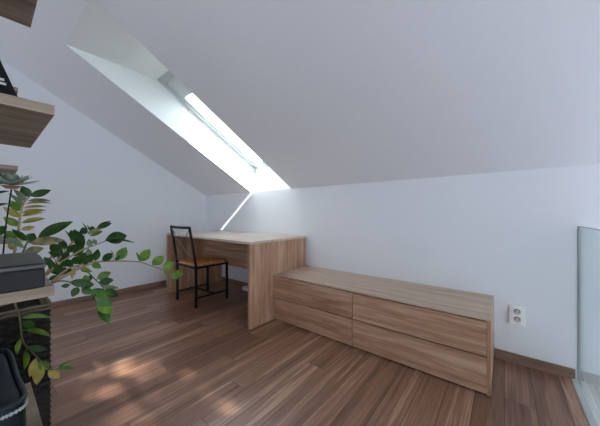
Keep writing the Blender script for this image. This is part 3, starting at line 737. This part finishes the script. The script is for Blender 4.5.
   ((-1.38, 0.303, 0.638), (-1.38, 0.305, 0.639), (-1.363, 0.365, 0.587), 0.0432, 'g'),
   ((-1.38, 0.314, 0.619), (-1.38, 0.315, 0.619), (-1.378, 0.365, 0.552), 0.0479, 'l'),
   ((-1.38, 0.325, 0.599), (-1.38, 0.326, 0.599), (-1.388, 0.355, 0.506), 0.0482, 'g'),
   ((-1.38, 0.294, 0.655), (-1.38, 0.298, 0.658), (-1.387, 0.345, 0.601), 0.0387, 'g'),
   ((-1.38, 0.305, 0.636), (-1.38, 0.312, 0.642), (-1.393, 0.354, 0.606), 0.0347, 'l'),
 ]),
 ((0.0035, 0.0015), [(-1.45, 0.065, 0.705), (-1.36, 0.07, 0.7), (-1.272, 0.07, 0.691), (-1.262, 0.078, 0.651), (-1.262, 0.081, 0.61), (-1.262, 0.086, 0.568), (-1.262, 0.102, 0.535), (-1.262, 0.118, 0.503), (-1.262, 0.138, 0.47), (-1.262, 0.151, 0.445), (-1.262, 0.169, 0.438)], [
   ((-1.262, 0.078, 0.651), (-1.262, 0.081, 0.65), (-1.267, 0.157, 0.629), 0.0151, 'l'),
   ((-1.262, 0.079, 0.64), (-1.262, 0.086, 0.639), (-1.266, 0.114, 0.604), 0.0269, 'g'),
   ((-1.262, 0.081, 0.608), (-1.262, 0.09, 0.607), (-1.26, 0.153, 0.564), 0.0169, 'l'),
   ((-1.262, 0.095, 0.548), (-1.262, 0.095, 0.548), (-1.256, 0.145, 0.519), 0.0237, 'g'),
   ((-1.262, 0.084, 0.583), (-1.262, 0.081, 0.583), (-1.266, 0.072, 0.532), 0.0151, 'l'),
   ((-1.262, 0.098, 0.543), (-1.262, 0.09, 0.536), (-1.267, 0.09, 0.473), 0.0169, 'l'),
   ((-1.262, 0.118, 0.503), (-1.262, 0.116, 0.501), (-1.256, 0.101, 0.445), 0.0276, 'y'),
   ((-1.262, 0.13, 0.484), (-1.262, 0.126, 0.479), (-1.262, 0.118, 0.407), 0.0383, 'y'),
   ((-1.262, 0.127, 0.489), (-1.262, 0.123, 0.484), (-1.263, 0.148, 0.447), 0.0278, 'l'),
   ((-1.262, 0.15, 0.446), (-1.262, 0.146, 0.442), (-1.265, 0.177, 0.4), 0.0319, 'y'),
   ((-1.262, 0.169, 0.438), (-1.262, 0.169, 0.438), (-1.261, 0.218, 0.417), 0.0145, 'l'),
   ((-1.262, 0.169, 0.438), (-1.262, 0.172, 0.44), (-1.258, 0.209, 0.454), 0.0072, 'l'),
 ]),
 ((0.007, 0.0024), [(-1.5, 0.032, 0.665), (-1.56, 0.143, 0.703), (-1.6, 0.181, 0.738), (-1.64, 0.216, 0.773), (-1.68, 0.243, 0.798), (-1.7, 0.26, 0.824), (-1.72, 0.29, 0.86)], [
   ((-1.623, 0.201, 0.758), (-1.623, 0.2, 0.759), (-1.625, 0.175, 0.803), 0.0322, 'g'),
   ((-1.668, 0.234, 0.79), (-1.668, 0.234, 0.791), (-1.671, 0.27, 0.796), 0.0337, 'g'),
   ((-1.7, 0.26, 0.824), (-1.7, 0.26, 0.824), (-1.718, 0.237, 0.874), 0.0348, 'g'),
   ((-1.7, 0.26, 0.824), (-1.7, 0.26, 0.824), (-1.683, 0.303, 0.831), 0.0298, 'g'),
   ((-1.72, 0.29, 0.86), (-1.72, 0.29, 0.86), (-1.739, 0.341, 0.881), 0.0358, 'g'),
   ((-1.72, 0.29, 0.86), (-1.72, 0.29, 0.86), (-1.72, 0.29, 0.911), 0.0204, 'g'),
   ((-1.643, 0.218, 0.774), (-1.643, 0.22, 0.772), (-1.629, 0.195, 0.75), 0.0282, 'g'),
   ((-1.68, 0.243, 0.798), (-1.68, 0.243, 0.798), (-1.695, 0.22, 0.843), 0.0292, 'g'),
 ]),
 ((0.007, 0.0024), [(-1.5, 0.052, 0.652), (-1.46, 0.151, 0.695), (-1.46, 0.18, 0.717), (-1.48, 0.214, 0.745), (-1.5, 0.25, 0.762), (-1.52, 0.288, 0.767), (-1.54, 0.321, 0.788)], [
   ((-1.48, 0.214, 0.745), (-1.48, 0.214, 0.745), (-1.471, 0.191, 0.788), 0.03, 'g'),
   ((-1.489, 0.229, 0.752), (-1.489, 0.228, 0.754), (-1.471, 0.258, 0.734), 0.0261, 'g'),
   ((-1.5, 0.25, 0.762), (-1.5, 0.25, 0.762), (-1.495, 0.229, 0.801), 0.0311, 'g'),
   ((-1.516, 0.279, 0.766), (-1.516, 0.28, 0.764), (-1.504, 0.274, 0.812), 0.0275, 'g'),
   ((-1.524, 0.295, 0.772), (-1.524, 0.296, 0.77), (-1.54, 0.34, 0.766), 0.0232, 'l'),
   ((-1.54, 0.321, 0.788), (-1.54, 0.321, 0.788), (-1.543, 0.36, 0.812), 0.0238, 'g'),
   ((-1.54, 0.321, 0.788), (-1.54, 0.321, 0.788), (-1.554, 0.316, 0.835), 0.0238, 'p'),
 ]),
]
# ------------------------------------------------------------------ large foliage plant in the planter
CAM = Vector((0, 0, 1))
WF = {'g': .9, 'y': .8}
def add_leaf(bm, B, T, w, N, r, kind='g'):
    """obovate pointed leaf from B to T; the blade is turned so that its visible width is w, and curls a little"""
    B, T, N = Vector(B), Vector(T), Vector(N)
    d = T-B; Ln = d.length; d.normalize()
    view = ((B+T)/2-CAM).normalized()
    across = d.cross(view).normalized(); nrm = across.cross(d).normalized()
    w *= WF.get(kind, 1); full = max(w, .36*Ln); c = min(1, w/full); ang = math.acos(c)*(1 if r.random() < .5 else -1)
    side = across*math.cos(ang) + nrm*math.sin(ang); face = side.cross(d).normalized()
    if face.z < 0: face = -face
    S = 9; L = []
    for k in range(S+1):
        t = k/S
        wd = full*.5*(math.sin(PI*min(1, t**.85))**.85)*(1.0 if t < .75 else 1.0) if 0 < k < S else .0006
        curl = face*(Ln*.05*math.sin(PI*t)) - face*Ln*.03*t*t
        c0 = B + d*Ln*t + curl
        fold = face*wd*.22
        L.append([bm.verts.new(c0-side*wd+fold), bm.verts.new(c0-side*wd*.5+fold*.35), bm.verts.new(c0), bm.verts.new(c0+side*wd*.5+fold*.35), bm.verts.new(c0+side*wd+fold)])
    for q, s in zip(L, L[1:]):
        for k in range(4): bm.faces.new((q[k], q[k+1], s[k+1], s[k]))
    if (B-N).length > .003: add_tube(bm, [N, B], .0016, n=5)
rr = random.Random(3)
zz = thing('potted_plant', 'large leafy plant with arching glossy green fronds growing from the wicker planter', 'plant', (*pc, PH-.03))
org = Vector((*pc, PH-.03))
for (r0, r1), P, LV_ in FRONDS:
    P = [Vector(p)-org for p in P]
    root = Vector((P[0].x*.35+rr.uniform(-.03, .03), P[0].y*.35+rr.uniform(-.03, .03), -.006))
    P = [root] + P
    pts = smoothpath(P, 5)
    st = tube('stem', pts, r0, M['stem'] if r0 > .0045 else M['stem_green'], zz, r1, 8)
    by = {}
    for N, B, T, w, c in LV_: by.setdefault(c, []).append((N, B, T, w))
    bm = bmesh.new(); mats = sorted(by)
    for mi, c in enumerate(mats):
        for N, B, T, w in by[c]:
            n0 = len(bm.faces)
            add_leaf(bm, B, T, w, N, rr, c)
            bm.faces.ensure_lookup_table()
            for f in bm.faces[n0:]: f.material_index = mi
    for v in bm.verts: v.co -= org
    me = bpy.data.meshes.new('foliage'); bm.to_mesh(me); bm.free()
    for c in mats: me.materials.append(M['leaf_'+c])
    link('foliage', me, None, st, smooth=True)

# ------------------------------------------------------------------ small succulent on a thin black stand
sx, sy = -1.12, .047
su = thing('succulent', 'small grey green succulent in a brown dish on a thin black stand', 'plant', (sx, sy, .8425))
tube('stand', [(-.002, -.012, 0), (0, -.005, .12), (0, .006, .228)], .0019, M['black_metal'], su)
bm = bmesh.new(); bmesh.ops.create_cone(bm, cap_ends=True, segments=24, radius1=.03, radius2=.028, depth=.006, matrix=Matrix.Translation((-.002, -.012, .003))); bm_obj('foot', bm, M['black_metal'], su, smooth=False)
bm = bmesh.new(); bmesh.ops.create_cone(bm, cap_ends=True, segments=24, radius1=.012, radius2=.021, depth=.008, matrix=Matrix.Translation((0, .006, .234))); bm_obj('dish', bm, M['clay'], su, smooth=False)
bm = bmesh.new()
for ring, (cnt, ln, el) in enumerate(((7, .062, .10), (6, .048, .40), (5, .032, .75))):
    for k in range(cnt):
        a = 2*PI*(k+.5*ring)/cnt + .3
        d = Vector((math.cos(a)*math.cos(el), math.sin(a)*math.cos(el), math.sin(el))); s = Vector((-math.sin(a), math.cos(a), 0)); u = d.cross(s)
        if u.z < 0: u = -u
        prev = None
        for i in range(7):
            t = i/6; wd = .013*(math.sin(PI*min(.97, t*.80+.14))**.8); th = .0035*(1-t*.6)
            if i == 6: wd = .001; th = .0005
            c0 = Vector((0, .006, .243)) + d*ln*t + Vector((0, 0, .008*t*t))
            ringv = [bm.verts.new(c0-s*wd), bm.verts.new(c0+u*th*.4-s*wd*.5+u*th*.3), bm.verts.new(c0+u*th*.2), bm.verts.new(c0+s*wd*.5+u*th*.7), bm.verts.new(c0+s*wd), bm.verts.new(c0-u*th)]
            if prev:
                for q in range(6): bm.faces.new((prev[q], prev[(q+1) % 6], ringv[(q+1) % 6], ringv[q]))
            prev = ringv
bm_obj('rosette', bm, M['succulent'], su, smooth=True)

# ------------------------------------------------------------------ tree outside, towards the sun
tc_ = Vector((5.8, -.85, 6.3))
tr = thing('tree', 'leafy tree outside the house on the sunny side', 'tree', (6.3, -1.0, -2.65))
org = Vector((6.3, -1.0, -2.65))
pts = smoothpath([Vector((0, 0, 0)), Vector((.15, 0, 4)), Vector((-.1, .1, 6.4)), tc_-org], 5)
tube('trunk', pts, .2, M['bark'], tr, .05, 12)
q = random.Random(8); bm = bmesh.new()
for c in range(860):
    while True:
        p = Vector((q.uniform(-1, 1), q.uniform(-1, 1), q.uniform(-1, 1)))
        if p.length < 1: break
    p = Vector((p.x*1.5, p.y*1.4, p.z*1.4)) + tc_ - org
    for k in range(8):
        b = p + Vector((q.gauss(0, .06), q.gauss(0, .06), q.gauss(0, .06)))
        d = Vector((q.gauss(0, 1), q.gauss(0, 1), q.gauss(0, .7))).normalized(); s, u = frame_at(d)
        ln = q.uniform(.09, .15); wd = ln*.3
        vs = [bm.verts.new(b), bm.verts.new(b+d*ln*.45+s*wd), bm.verts.new(b+d*ln), bm.verts.new(b+d*ln*.45-s*wd)]
        bm.faces.new((vs[0], vs[1], vs[2])); bm.faces.new((vs[0], vs[2], vs[3]))
bm_obj('crown', bm, M['tree_leaf'], tr)
# ------------------------------------------------------------------ light and camera
w = bpy.data.worlds.new('sky'); scene.world = w; w.use_nodes = True
bg = w.node_tree.nodes['Background']; bg.inputs['Color'].default_value = (.82, .905, 1.0, 1); bg.inputs['Strength'].default_value = 3.3
sd = bpy.data.lights.new('sun', 'SUN'); sd.energy = 19; sd.angle = math.radians(.55); sd.color = (1, .96, .91)
so_ = bpy.data.objects.new('sun', sd); COL.objects.link(so_); so_.location = (4, 0, 6)
SUN = Vector((-1.2, .17, -1)).normalized()
so_.rotation_euler = SUN.to_track_quat('-Z', 'Y').to_euler()

cd = bpy.data.cameras.new('camera'); cam = bpy.data.objects.new('camera', cd); COL.objects.link(cam)
cd.sensor_fit = 'HORIZONTAL'; cd.sensor_width = 36; cd.lens = 36*254.816/600; cd.shift_y = .53/600
cd.clip_start = .02; cd.clip_end = 200
cam.location = (0, 0, 1); cam.rotation_euler = (PI/2, 0, .6761)
scene.camera = cam
scene.view_settings.view_transform = 'Standard'; scene.view_settings.look = 'None'
scene.view_settings.gamma = 1; scene.view_settings.use_curve_mapping = False
scene.view_settings.exposure = 0.66
scene.cycles.max_bounces = 14; scene.cycles.diffuse_bounces = 8; scene.cycles.transparent_max_bounces = 12
scene.cycles.use_denoising = True
scene.cycles.caustics_reflective = False; scene.cycles.caustics_refractive = False
scene.cycles.sample_clamp_indirect = 6
